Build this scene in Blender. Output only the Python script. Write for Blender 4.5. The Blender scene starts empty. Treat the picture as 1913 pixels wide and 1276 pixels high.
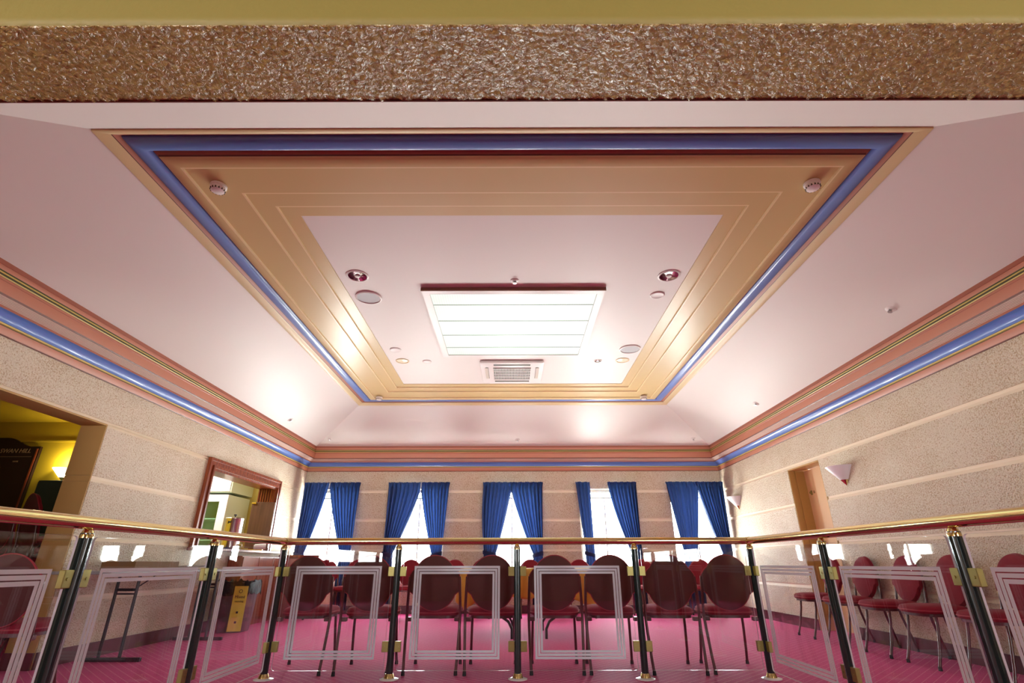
import bpy, bmesh, math, random
from mathutils import Vector, Matrix, noise
random.seed(7)
sc = bpy.context.scene
COL = sc.collection
PI = math.pi

# ------------------------------------------------------------------ materials
def new_mat(name):
    m = bpy.data.materials.new(name); m.use_nodes = True
    nt = m.node_tree
    return m, nt, nt.nodes['Principled BSDF']
def pm(name, col, rough=.5, metal=0., spec=.5, coat=0., bump=None, var=None, sheen=0., trans=0., emit=None, es=0.):
    """principled; bump=(scale, strength, distance[, detail]); var=(scale, other colour, amount)"""
    m, nt, b = new_mat(name)
    b.inputs['Base Color'].default_value = (*col, 1)
    b.inputs['Roughness'].default_value = rough
    b.inputs['Metallic'].default_value = metal
    b.inputs['Specular IOR Level'].default_value = spec
    b.inputs['Coat Weight'].default_value = coat
    b.inputs['Sheen Weight'].default_value = sheen
    if emit:
        b.inputs['Emission Color'].default_value = (*emit, 1); b.inputs['Emission Strength'].default_value = es
    tc = nt.nodes.new('ShaderNodeTexCoord')
    if var:
        n = nt.nodes.new('ShaderNodeTexNoise'); n.inputs['Scale'].default_value = var[0]; n.inputs['Detail'].default_value = 5
        nt.links.new(tc.outputs['Object'], n.inputs['Vector'])
        r = nt.nodes.new('ShaderNodeMapRange'); r.inputs['From Min'].default_value = .4; r.inputs['From Max'].default_value = .68
        r.inputs['To Max'].default_value = var[2]
        nt.links.new(n.outputs['Fac'], r.inputs['Value'])
        x = nt.nodes.new('ShaderNodeMix'); x.data_type = 'RGBA'
        x.inputs['A'].default_value = (*col, 1); x.inputs['B'].default_value = (*var[1], 1)
        nt.links.new(r.outputs['Result'], x.inputs['Factor']); nt.links.new(x.outputs['Result'], b.inputs['Base Color'])
    if bump:
        n = nt.nodes.new('ShaderNodeTexNoise'); n.inputs['Scale'].default_value = bump[0]
        n.inputs['Detail'].default_value = bump[3] if len(bump) > 3 else 4
        nt.links.new(tc.outputs['Object'], n.inputs['Vector'])
        k = nt.nodes.new('ShaderNodeBump'); k.inputs['Strength'].default_value = bump[1]; k.inputs['Distance'].default_value = bump[2]
        nt.links.new(n.outputs['Fac'], k.inputs['Height']); nt.links.new(k.outputs['Normal'], b.inputs['Normal'])
    if trans:
        t = nt.nodes.new('ShaderNodeBsdfTranslucent'); t.inputs['Color'].default_value = (*[min(1, c*1.4) for c in col], 1)
        x = nt.nodes.new('ShaderNodeMixShader'); x.inputs[0].default_value = trans
        nt.links.new(b.outputs[0], x.inputs[1]); nt.links.new(t.outputs[0], x.inputs[2])
        nt.links.new(x.outputs[0], nt.nodes['Material Output'].inputs['Surface'])
    return m

M = {}
M['ceiling'] = pm('ceiling_white', (.79, .765, .73), .5, bump=(6, .15, .01, 2))
M['cream'] = pm('cream_gloss', (.66, .51, .235), .36, bump=(9, .08, .01, 2))
M['cream2'] = pm('cream_trim', (.72, .58, .31), .4)
M['pink'] = pm('salmon_paint', (.52, .205, .125), .42)
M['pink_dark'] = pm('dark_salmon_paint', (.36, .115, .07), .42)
M['blue'] = pm('blue_paint', (.125, .24, .62), .3, coat=.2)
M['ribwhite'] = pm('ribbed_white_paint', (.78, .64, .55), .45)
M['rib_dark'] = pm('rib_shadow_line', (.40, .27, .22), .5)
M['gold_line'] = pm('yellow_line_paint', (.60, .47, .12), .4)
M['green_line'] = pm('olive_line_paint', (.055, .05, .008), .4)
M['maroon_line'] = pm('maroon_line_paint', (.13, .03, .015), .4)
M['smooth'] = pm('smooth_cream_render', (.90, .79, .61), .6, bump=(40, .15, .004))
M['jamb'] = pm('ochre_jamb_paint', (.50, .31, .10), .55, bump=(30, .15, .004))
M['peach'] = pm('peach_door_paint', (.78, .51, .27), .5)
M['yellowwall'] = pm('olive_yellow_wall', (.47, .35, .015), .6, bump=(50, .1, .003))
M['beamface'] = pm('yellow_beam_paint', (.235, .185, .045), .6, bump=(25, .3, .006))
M['darktrim'] = pm('dark_olive_trim', (.10, .065, .01), .6)
M['foyerwall'] = pm('timber_veneer_wall', (.30, .16, .08), .5)
M['skirt'] = pm('maroon_skirting', (.10, .022, .028), .35)
M['brass'] = pm('polished_brass', (.74, .60, .28), .13, 1.0)
M['brass_dull'] = pm('dull_brass', (.36, .31, .11), .35, .9)
M['post'] = pm('bottle_green_enamel', (.006, .022, .020), .25, coat=.5)
M['chair_fabric'] = pm('claret_upholstery', (.23, .010, .026),   .85, sheen=.04, spec=.25, bump=(260, .15, .002), var=(40, (.22, .008, .02), .6))
M['back_reflected'] = pm('back_cloth_reflected_brown', (.105, .030, .030), .7, spec=.3, bump=(260, .12, .002))  # brown reflection in the glass painted onto the chair backs
M['piping'] = pm('claret_piping', (.36, .02, .04), .6)
M['chair_metal'] = pm('maroon_powdercoat', (.085, .012, .014), .32, coat=.3)
M['rubber'] = pm('black_rubber', (.012, .01, .012), .6)
M['black'] = pm('black_metal', (.012, .012, .016), .4)
M['white'] = pm('white_plastic', (.82, .80, .78), .4)
M['whitegloss'] = pm('white_gloss', (.85, .85, .84), .2)
M['grey_mesh'] = pm('grey_speaker_mesh', (.42, .44, .47), .5)
M['grille_dark'] = pm('grille_dark', (.06, .055, .035), .6)
M['chrome'] = pm('chrome', (.75, .72, .72), .08, 1.0)
M['steel'] = pm('brushed_steel', (.72, .70, .66), .22, 1.0)
M['curtain'] = pm('blue_curtain_cloth', (.022, .050, .15), .75, sheen=.1, trans=.09, bump=(150, .15, .002))
M['tie'] = pm('blue_tieback_cloth', (.03, .08, .24), .7, sheen=.1)
M['tablecloth'] = pm('golden_tablecloth', (.78, .47, .07), .65, sheen=.2, trans=.15)
M['table_top'] = pm('grey_laminate', (.25, .24, .26), .4)
M['board'] = pm('dark_walnut_board', (.022, .008, .005), .35)
M['gilt'] = pm('gilt_letters', (.42, .30, .18), .4, .3)
M['darkgreen'] = pm('dark_green_paint', (.012, .028, .016), .5)
M['card'] = pm('brown_cardboard', (.22, .10, .025), .7)
M['binplastic'] = pm('grey_bin_plastic', (.16, .10, .12), .45)
M['liner'] = pm('black_bin_liner', (.015, .015, .02), .22, bump=(25, .6, .02))
M['sign_yellow'] = pm('yellow_card', (.85, .76, .08), .5)
M['ink'] = pm('black_ink', (.02, .02, .02), .6)
M['palegreen'] = pm('pale_green_laminate', (.68, .76, .66), .4)
M['paper'] = pm('white_paper', (.85, .85, .82), .6)
M['window_frame'] = pm('white_window_frame', (.8, .8, .76), .4)
M['coneglass'] = pm('frosted_cone_glass', (.78, .76, .80), .35)
M['litglass'] = pm('lit_cone_glass', (.9, .8, .6), .4, emit=(1, .86, .5), es=7)

def wood(name, c1, c2, rough=.3, coat=.3, axis='Z', scale=1.):
    m, nt, b = new_mat(name)
    tc = nt.nodes.new('ShaderNodeTexCoord'); mp = nt.nodes.new('ShaderNodeMapping')
    s = [28*scale]*3; s['XYZ'.index(axis)] = 1.6*scale
    mp.inputs['Scale'].default_value = s
    n = nt.nodes.new('ShaderNodeTexNoise'); n.inputs['Scale'].default_value = 1.; n.inputs['Detail'].default_value = 6
    r = nt.nodes.new('ShaderNodeValToRGB'); r.color_ramp.elements[0].color = (*c1, 1); r.color_ramp.elements[1].color = (*c2, 1)
    r.color_ramp.elements[0].position = .35; r.color_ramp.elements[1].position = .68
    nt.links.new(tc.outputs['Object'], mp.inputs['Vector']); nt.links.new(mp.outputs[0], n.inputs['Vector'])
    nt.links.new(n.outputs['Fac'], r.inputs[0]); nt.links.new(r.outputs[0], b.inputs['Base Color'])
    b.inputs['Roughness'].default_value = rough; b.inputs['Coat Weight'].default_value = coat
    return m
M['redwood'] = wood('red_mahogany', (.16, .025, .008), (.34, .075, .02), .3, .2)
M['brownwood'] = wood('brown_veneer', (.10, .045, .03), (.17, .08, .05), .45, .1)
M['cabwood'] = wood('orange_mahogany', (.20, .035, .012), (.36, .09, .025), .3, .4)

def roughcast(name, col, pit, scale=55., strength=1., dist=.012, rough=.55, spec=.5, gloss_rough=None):
    m, nt, b = new_mat(name)
    tc = nt.nodes.new('ShaderNodeTexCoord')
    n1 = nt.nodes.new('ShaderNodeTexNoise'); n1.inputs['Scale'].default_value = scale; n1.inputs['Detail'].default_value = 3; n1.inputs['Roughness'].default_value = .6
    n1.inputs['Distortion'].default_value = .6
    n2 = nt.nodes.new('ShaderNodeTexVoronoi'); n2.inputs['Scale'].default_value = scale*.9; n2.feature = 'SMOOTH_F1'
    n3 = nt.nodes.new('ShaderNodeTexNoise'); n3.inputs['Scale'].default_value = 2.4; n3.inputs['Detail'].default_value = 3
    for n in (n1, n2, n3): nt.links.new(tc.outputs['Object'], n.inputs['Vector'])
    sub = nt.nodes.new('ShaderNodeMath'); sub.operation = 'MULTIPLY_ADD'; sub.inputs[1].default_value = -.6
    nt.links.new(n2.outputs['Distance'], sub.inputs[0]); nt.links.new(n1.outputs['Fac'], sub.inputs[2])
    k = nt.nodes.new('ShaderNodeBump'); k.inputs['Strength'].default_value = strength; k.inputs['Distance'].default_value = dist
    nt.links.new(sub.outputs[0], k.inputs['Height']); nt.links.new(k.outputs['Normal'], b.inputs['Normal'])
    # pit colour in the hollows, more of it in some patches
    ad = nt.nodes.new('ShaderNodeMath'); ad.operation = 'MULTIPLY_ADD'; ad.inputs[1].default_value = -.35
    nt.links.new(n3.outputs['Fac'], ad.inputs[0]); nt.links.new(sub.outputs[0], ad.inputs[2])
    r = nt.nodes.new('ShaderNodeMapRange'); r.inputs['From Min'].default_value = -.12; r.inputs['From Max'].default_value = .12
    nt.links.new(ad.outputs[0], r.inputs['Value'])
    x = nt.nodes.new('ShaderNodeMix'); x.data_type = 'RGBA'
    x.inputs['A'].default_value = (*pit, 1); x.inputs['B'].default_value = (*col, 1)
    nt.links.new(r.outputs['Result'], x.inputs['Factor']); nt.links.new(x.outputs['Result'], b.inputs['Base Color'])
    b.inputs['Roughness'].default_value = rough; b.inputs['Specular IOR Level'].default_value = spec
    return m
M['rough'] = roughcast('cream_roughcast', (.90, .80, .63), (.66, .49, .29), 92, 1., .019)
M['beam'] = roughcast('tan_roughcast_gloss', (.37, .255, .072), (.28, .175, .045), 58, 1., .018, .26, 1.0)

def carpet_mat():
    m, nt, b = new_mat('claret_lattice_carpet')
    tc = nt.nodes.new('ShaderNodeTexCoord'); sp = nt.nodes.new('ShaderNodeSeparateXYZ')
    nt.links.new(tc.outputs['Object'], sp.inputs[0])
    def mth(op, a, bb=None, v=None, v2=None):
        n = nt.nodes.new('ShaderNodeMath'); n.operation = op
        if a is not None: nt.links.new(a, n.inputs[0])
        if bb is not None: nt.links.new(bb, n.inputs[1])
        elif v is not None: n.inputs[1].default_value = v
        if v2 is not None: n.inputs[2].default_value = v2
        return n.outputs[0]
    P = 1/.085
    masks = []
    for op in ('ADD', 'SUBTRACT'):
        s = mth(op, sp.outputs[0], sp.outputs[1])
        f = mth('FRACT', mth('MULTIPLY', s, v=P))
        masks.append(mth('LESS_THAN', f, v=.10))
    k = mth('MAXIMUM', masks[0], masks[1])
    n = nt.nodes.new('ShaderNodeTexNoise'); n.inputs['Scale'].default_value = 130; n.inputs['Detail'].default_value = 3
    nt.links.new(tc.outputs['Object'], n.inputs['Vector'])
    k2 = mth('MULTIPLY', k, n.outputs['Fac'])
    n2 = nt.nodes.new('ShaderNodeTexNoise'); n2.inputs['Scale'].default_value = 90; n2.inputs['Detail'].default_value = 4
    nt.links.new(tc.outputs['Object'], n2.inputs['Vector'])
    x0 = nt.nodes.new('ShaderNodeMix'); x0.data_type = 'RGBA'
    x0.inputs['A'].default_value = (.40, .006, .095, 1); x0.inputs['B'].default_value = (.66, .018, .24, 1)
    nt.links.new(n2.outputs['Fac'], x0.inputs['Factor'])
    x = nt.nodes.new('ShaderNodeMix'); x.data_type = 'RGBA'
    x.inputs['B'].default_value = (.85, .35, .42, 1)
    nt.links.new(x0.outputs['Result'], x.inputs['A'])
    nt.links.new(k2, x.inputs['Factor']); nt.links.new(x.outputs['Result'], b.inputs['Base Color'])
    b.inputs['Roughness'].default_value = .7; b.inputs['Specular IOR Level'].default_value = .12
    b.inputs['Sheen Weight'].default_value = .10; b.inputs['Sheen Tint'].default_value = (1, .75, .95, 1)
    bp = nt.nodes.new('ShaderNodeBump'); bp.inputs['Strength'].default_value = .4; bp.inputs['Distance'].default_value = .006
    nt.links.new(n.outputs['Fac'], bp.inputs['Height']); nt.links.new(bp.outputs['Normal'], b.inputs['Normal'])
    return m
M['carpet'] = carpet_mat()

def glass_mat(name, tint, gain=1., base=.045):
    m = bpy.data.materials.new(name); m.use_nodes = True; nt = m.node_tree; nt.nodes.clear()
    out = nt.nodes.new('ShaderNodeOutputMaterial'); mix = nt.nodes.new('ShaderNodeMixShader')
    t = nt.nodes.new('ShaderNodeBsdfTransparent'); t.inputs[0].default_value = (*tint, 1)
    g = nt.nodes.new('ShaderNodeBsdfGlossy'); g.inputs['Roughness'].default_value = 0.0
    lw = nt.nodes.new('ShaderNodeLayerWeight'); lw.inputs[0].default_value = .5
    p = nt.nodes.new('ShaderNodeMath'); p.operation = 'POWER'; p.inputs[1].default_value = 5
    a = nt.nodes.new('ShaderNodeMath'); a.operation = 'MULTIPLY_ADD'; a.inputs[1].default_value = gain; a.inputs[2].default_value = base
    a.use_clamp = True
    nt.links.new(lw.outputs['Facing'], p.inputs[0]); nt.links.new(p.outputs[0], a.inputs[0]); nt.links.new(a.outputs[0], mix.inputs[0])
    nt.links.new(t.outputs[0], mix.inputs[1]); nt.links.new(g.outputs[0], mix.inputs[2]); nt.links.new(mix.outputs[0], out.inputs[0])
    return m
M['glass'] = glass_mat('clear_toughened_glass', (.98, .988, .985), .85, .034)
M['winglass'] = glass_mat('window_glass', (.96, .98, .97), .8, .04)
M['greenglass'] = glass_mat('green_glass', (.78, .90, .84), .8, .05)
def etch_mat():
    m, nt, b = new_mat('etched_white_band')
    b.inputs['Base Color'].default_value = (.90, .95, 1, 1); b.inputs['Roughness'].default_value = .7
    tl = nt.nodes.new('ShaderNodeBsdfTranslucent'); tl.inputs[0].default_value = (.92, .96, 1, 1)
    t = nt.nodes.new('ShaderNodeBsdfTransparent')
    x1 = nt.nodes.new('ShaderNodeMixShader'); x1.inputs[0].default_value = .5
    x = nt.nodes.new('ShaderNodeMixShader'); x.inputs[0].default_value = .12
    nt.links.new(b.outputs[0], x1.inputs[1]); nt.links.new(tl.outputs[0], x1.inputs[2])
    nt.links.new(x1.outputs[0], x.inputs[1]); nt.links.new(t.outputs[0], x.inputs[2])
    nt.links.new(x.outputs[0], nt.nodes['Material Output'].inputs['Surface'])
    return m
M['etch'] = etch_mat()
def diffuser_mat():
    m, nt, b = new_mat('ribbed_light_diffuser')
    tc = nt.nodes.new('ShaderNodeTexCoord')
    w = nt.nodes.new('ShaderNodeTexWave'); w.inputs['Scale'].default_value = 12; w.bands_direction = 'X'
    nt.links.new(tc.outputs['Object'], w.inputs['Vector'])
    # glow painted into the emission, brightest at the middle of the panel
    sp = nt.nodes.new('ShaderNodeVectorMath'); sp.operation = 'LENGTH'
    mp = nt.nodes.new('ShaderNodeMapping'); mp.inputs['Location'].default_value = (0, 0, 0); mp.inputs['Scale'].default_value = (1.0, .75, 0)
    nt.links.new(tc.outputs['Object'], mp.inputs[0]); nt.links.new(mp.outputs[0], sp.inputs[0])
    r = nt.nodes.new('ShaderNodeMapRange'); r.inputs['From Min'].default_value = .15; r.inputs['From Max'].default_value = .95
    r.inputs['To Min'].default_value = 1.0; r.inputs['To Max'].default_value = .56
    nt.links.new(sp.outputs['Value'], r.inputs['Value'])
    k = nt.nodes.new('ShaderNodeMath'); k.operation = 'MULTIPLY_ADD'; k.inputs[1].default_value = .07
    nt.links.new(w.outputs['Fac'], k.inputs[0]); nt.links.new(r.outputs[0], k.inputs[2])
    b.inputs['Base Color'].default_value = (.18, .23, .18, 1)
    b.inputs['Emission Color'].default_value = (.88, 1, .89, 1)
    nt.links.new(k.outputs[0], b.inputs['Emission Strength'])
    return m
M['diffuser'] = diffuser_mat()

# ------------------------------------------------------------------ helpers
def link(name, bm, mats, parent=None, smooth=False, loc=None, rot=None):
    me = bpy.data.meshes.new(name); bm.normal_update(); bm.to_mesh(me); bm.free()
    if not isinstance(mats, (list, tuple)): mats = [mats]
    for m in mats: me.materials.append(M[m] if isinstance(m, str) else m)
    if smooth:
        for p in me.polygons: p.use_smooth = True
        try: me.set_sharp_from_angle(angle=math.radians(38))
        except Exception: pass
    o = bpy.data.objects.new(name, me); COL.objects.link(o)
    if parent: o.parent = parent
    if loc: o.location = loc
    if rot: o.rotation_euler = rot
    return o
def thing(name, label, cat, loc=(0, 0, 0), rz=0., group=None):
    o = bpy.data.objects.new(name, None); COL.objects.link(o); o.empty_display_size = .1
    o.location = loc; o.rotation_euler = (0, 0, rz)
    o['label'] = label; o['category'] = cat
    if group: o['group'] = group
    return o
def tag(o, label, cat, group=None):
    o['label'] = label; o['category'] = cat
    if group: o['group'] = group
    return o
def struct(name, bm, mats, smooth=False, label=None, cat=None):
    o = link(name, bm, mats, smooth=smooth); o['kind'] = 'structure'
    if label: o['label'] = label
    if cat: o['category'] = cat
    return o
def copy_tree(o, parent=None):
    c = o.copy(); COL.objects.link(c)
    if parent: c.parent = parent
    for ch in o.children: copy_tree(ch, c)
    return c
def box(bm, x0, x1, y0, y1, z0, z1, mi=0, bevel=0):
    vs = [bm.verts.new((x, y, z)) for x in (x0, x1) for y in (y0, y1) for z in (z0, z1)]
    fs = []
    for q in ((0, 1, 3, 2), (4, 6, 7, 5), (0, 4, 5, 1), (2, 3, 7, 6), (0, 2, 6, 4), (1, 5, 7, 3)):
        f = bm.faces.new([vs[i] for i in q]); f.material_index = mi; fs.append(f)
    if bevel:
        es = list({e for f in fs for e in f.edges})
        r = bmesh.ops.bevel(bm, geom=es, offset=bevel, segments=2, profile=.5, affect='EDGES')
        for f in r['faces']: f.material_index = mi
    return vs
def B(*a, **k):
    bm = bmesh.new(); box(bm, *a, **k); return bm
def tube(bm, pts, r, seg=12, mi=0, cap=True, ribs=None):
    pts = [Vector(p) for p in pts]; n = len(pts)
    rs = r if isinstance(r, (list, tuple)) else [r]*n
    T = [(pts[min(i+1, n-1)]-pts[max(i-1, 0)]).normalized() for i in range(n)]
    up = Vector((0, 0, 1)) if abs(T[0].z) < .9 else Vector((1, 0, 0))
    N = (up - T[0]*up.dot(T[0])).normalized(); rings = []
    for i in range(n):
        N = (N - T[i]*N.dot(T[i])).normalized(); Bn = T[i].cross(N)
        ring = []
        for j in range(seg):
            a = 2*PI*j/seg; rr = rs[i]*(1 if not ribs else (1 - ribs*(j % 2)))
            ring.append(bm.verts.new(pts[i] + (N*math.cos(a)+Bn*math.sin(a))*rr))
        rings.append(ring)
    for i in range(n-1):
        for j in range(seg):
            f = bm.faces.new((rings[i][j], rings[i][(j+1) % seg], rings[i+1][(j+1) % seg], rings[i+1][j])); f.material_index = mi
    if cap:
        f = bm.faces.new(list(reversed(rings[0]))); f.material_index = mi
        f = bm.faces.new(rings[-1]); f.material_index = mi
def lathe(bm, prof, seg=32, mi=0, c=(0, 0, 0), arc=2*PI, a0=0, mis=None):
    full = abs(arc-2*PI) < 1e-6; n = seg if full else seg+1; rings = []
    for r, z in prof:
        rings.append([bm.verts.new((c[0]+max(r, 1e-4)*math.cos(a0+arc*j/seg), c[1]+max(r, 1e-4)*math.sin(a0+arc*j/seg), c[2]+z)) for j in range(n)])
    for i in range(len(prof)-1):
        for j in range(seg):
            k = (j+1) % n
            f = bm.faces.new((rings[i][j], rings[i][k], rings[i+1][k], rings[i+1][j])); f.material_index = mis[i] if mis else mi
    return rings
def loft(bm, outline, rings, plane='XZ', centre=(0, 0), mi=0):
    """outline: 2D loop; rings: (scale, offset); closes both ends with a fan"""
    def P(u, v, w): return (u, w, v) if plane == 'XZ' else (u, v, w)
    cx, cy = centre; L = []
    for s, w in rings:
        if s <= 0: L.append([bm.verts.new(P(cx, cy, w))])
        else: L.append([bm.verts.new(P(cx+(u-cx)*s, cy+(v-cy)*s, w)) for u, v in outline])
    n = len(outline)
    for a, b in zip(L, L[1:]):
        for j in range(n):
            k = (j+1) % n
            q = [a[0]] if len(a) == 1 else [a[j], a[k]]
            q += [b[0]] if len(b) == 1 else [b[k], b[j]]
            f = bm.faces.new(q); f.material_index = mi
    bmesh.ops.recalc_face_normals(bm, faces=bm.faces[:])
def sweep_ring(bm, prof, x0, x1, y0, y1, mis):
    """prof: (inset, z) list swept round a rectangle with mitred corners; inset positive = towards the middle"""
    cs = []
    for d, z in prof:
        cs.append([bm.verts.new(p) for p in ((x0+d, y0+d, z), (x1-d, y0+d, z), (x1-d, y1-d, z), (x0+d, y1-d, z))])
    for i in range(len(prof)-1):
        for j in range(4):
            k = (j+1) % 4
            f = bm.faces.new((cs[i][j], cs[i][k], cs[i+1][k], cs[i+1][j])); f.material_index = mis[i]
def text_mesh(name, s, size, mat, parent, M4, extrude=.0015, shear=0., align='CENTER'):
    cu = bpy.data.curves.new(name, 'FONT'); cu.body = s; cu.size = size; cu.extrude = extrude; cu.shear = shear; cu.align_x = align
    cu.resolution_u = 3
    tmp = bpy.data.objects.new('tmp_text', cu); COL.objects.link(tmp)
    bpy.context.view_layer.update()
    me = bpy.data.meshes.new_from_object(tmp.evaluated_get(bpy.context.evaluated_depsgraph_get()))
    bpy.data.objects.remove(tmp); me.name = name
    me.transform(M4); me.materials.clear(); me.materials.append(M[mat])
    o = bpy.data.objects.new(name, me); COL.objects.link(o); o.parent = parent
    return o

# ------------------------------------------------------------------ dimensions
H = .799
XW, YB, YN = 3.968, 10.08, 1.44          # side walls, window wall, room face of the header beam
ZC = 2.43                                 # foot of the cornice
PC, ZT = .178, 2.886                      # cornice projection and top
RX, RN, RF, ZR = 2.74, 2.5125, 8.849, 3.399   # tray rim
BEAM_Z, BEAM_Y = 2.434, 1.139
GROOVES = [(2.03, 2.085), (1.515, 1.57), (1.0, 1.05), (.49, .54)]

# ------------------------------------------------------------------ camera
cam = bpy.data.cameras.new('camera'); co = bpy.data.objects.new('camera', cam); COL.objects.link(co)
cam.sensor_width = 36; cam.lens = 36*958.8/1913; cam.clip_start = .02
co.location = (0, 0, H)
co.matrix_world = Matrix.Translation((0, 0, H)) @ Matrix.Rotation(.001, 4, 'Z') @ Matrix.Rotation(PI/2+.4083, 4, 'X') @ Matrix.Rotation(-.002, 4, 'Z')
sc.camera = co

# ------------------------------------------------------------------ shell
def floor():
    bm = B(-9.2, 5.6, -4.6, 10.6, -.15, 0.)
    struct('floor', bm, 'carpet', label='claret carpet with a fine diagonal lattice of pale lines', cat='carpet')
floor()

def wall(name, axis, pos, thick, u0, u1, z0, z1, holes, label=None, grooves=True):
    """axis 'X': plane x=pos, spans y; thick signed outward. rough bands, recessed smooth bands"""
    bm = bmesh.new()
    zb = {z0, z1}; ub = {u0, u1}
    if grooves:
        for a, b in GROOVES: zb |= {a, b}
    for (a, b, c, d) in holes: ub |= {a, b}; zb |= {c, d}
    zb = sorted(z for z in zb if z0 <= z <= z1); ub = sorted(u for u in ub if u0 <= u <= u1)
    for i in range(len(zb)-1):
        for j in range(len(ub)-1):
            um, zm = (ub[j]+ub[j+1])/2, (zb[i]+zb[i+1])/2
            if any(a < um < b and c < zm < d for a, b, c, d in holes): continue
            gr = grooves and any(a < zm < b for a, b in GROOVES)
            s = 1 if thick > 0 else -1
            p0 = pos + (.016*s if gr else 0); p1 = pos+thick
            lo, hi = min(p0, p1), max(p0, p1)
            if axis == 'X': box(bm, lo, hi, ub[j], ub[j+1], zb[i], zb[i+1], 1 if gr else 0)
            else: box(bm, ub[j], ub[j+1], lo, hi, zb[i], zb[i+1], 1 if gr else 0)
            if gr:   # sloping sill at the foot of the recess
                zs = zb[i]; q = zs+.03
                if axis == 'X': P = [(pos, ub[j], zs), (pos, ub[j+1], zs), (p0, ub[j+1], q), (p0, ub[j], q)]
                else: P = [(ub[j], pos, zs), (ub[j+1], pos, zs), (ub[j+1], p0, q), (ub[j], p0, q)]
                f = bm.faces.new([bm.verts.new(v) for v in P]); f.material_index = 1
    bmesh.ops.recalc_face_normals(bm, faces=bm.faces[:])
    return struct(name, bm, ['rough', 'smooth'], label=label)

WZ0, WZ1 = .50, 2.10
WIN = [(-3.93, -2.95), (-2.27, -1.28), (-.52, .48), (1.25, 2.25), (2.97, 3.93)]
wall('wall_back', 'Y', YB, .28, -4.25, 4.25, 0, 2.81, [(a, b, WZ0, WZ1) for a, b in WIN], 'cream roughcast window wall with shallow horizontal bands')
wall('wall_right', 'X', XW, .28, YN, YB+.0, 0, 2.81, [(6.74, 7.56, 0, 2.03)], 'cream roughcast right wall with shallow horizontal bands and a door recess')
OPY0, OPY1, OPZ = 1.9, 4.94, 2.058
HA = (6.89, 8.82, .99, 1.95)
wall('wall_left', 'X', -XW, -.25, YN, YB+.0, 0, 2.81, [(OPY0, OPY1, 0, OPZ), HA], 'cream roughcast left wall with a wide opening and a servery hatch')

# smooth ochre lining of the wide opening
bm = bmesh.new()
def reveal_strip(y, z0, z1): box(bm, -XW-.252, -XW-.004, y-.012, y+.004, z0, z1)
zz = [.0, .49, .54, 1.0, 1.05, 1.515, 1.57, OPZ]
for i in range(len(zz)-1):
    dz = .004 if (i % 2) else 0
    box(bm, -XW-.252, -XW-.004, OPY1-.014+dz, OPY1+.002, zz[i]+.001, zz[i+1]-.001)
box(bm, -XW-.252, -XW-.004, OPY0, OPY1-.014, OPZ-.014, OPZ+.002)
struct('trim_1', bm, 'jamb', label='smooth ochre lining of the wide opening in the left wall')

# door recess in the right wall: jamb, head, door
bm = bmesh.new()
box(bm, XW+.005, XW+.28, 7.545, 7.562, 0, 2.03); box(bm, XW+.005, XW+.28, 6.738, 6.755, 0, 2.03); box(bm, XW+.005, XW+.28, 6.755, 7.545, 2.015, 2.032)
box(bm, XW+.09, XW+.28, 7.528, 7.545, 0, 2.015)
for z in (1.515, 1.0, .5): box(bm, XW+.002, XW+.095, 7.541, 7.546, z, z+.012)
struct('trim_2', bm, 'jamb', label='ochre jamb and head of the door recess')
dr = thing('door_1', 'peach painted door set in a recess of the right wall', 'door', (XW+.215, 7.15, 0)); dr['kind'] = 'structure'
link('door_panel', B(0, .04, -.39, .378, .005, 2.01), 'peach', dr)
bm = bmesh.new(); box(bm, -.012, 0, .27, .30, 1.67, 1.73, 0, .003)
tube(bm, [(-.03, .285, 1.70), (-.005, .285, 1.70)], .014, 10); link('door_lock', bm, 'brass_dull', dr)
bm = bmesh.new(); box(bm, -.008, 0, .20, .225, 1.685, 1.72); link('lock_plate', bm, 'chrome', dr)
bm = bmesh.new()
for i in range(9): box(bm, -.010, 0, -.2, .27, .46+i*.022, .474+i*.022)
link('door_louvre', bm, 'peach', dr)

# skirting
bm = bmesh.new()
for (a, b) in ((YN, 6.735), (7.565, YB)): box(bm, XW-.018, XW, a, b, 0, .125, 0)
box(bm, -XW, XW, YB-.018, YB, 0, .125)
for (a, b) in ((OPY1, YB),): box(bm, -XW, -XW+.018, a, b, 0, .125)
box(bm, -XW-.25, -XW, OPY1-.03, OPY1-.014, 0, .125)
struct('baseboard_room', bm, 'skirt', label='dark maroon skirting board round the room')

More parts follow.
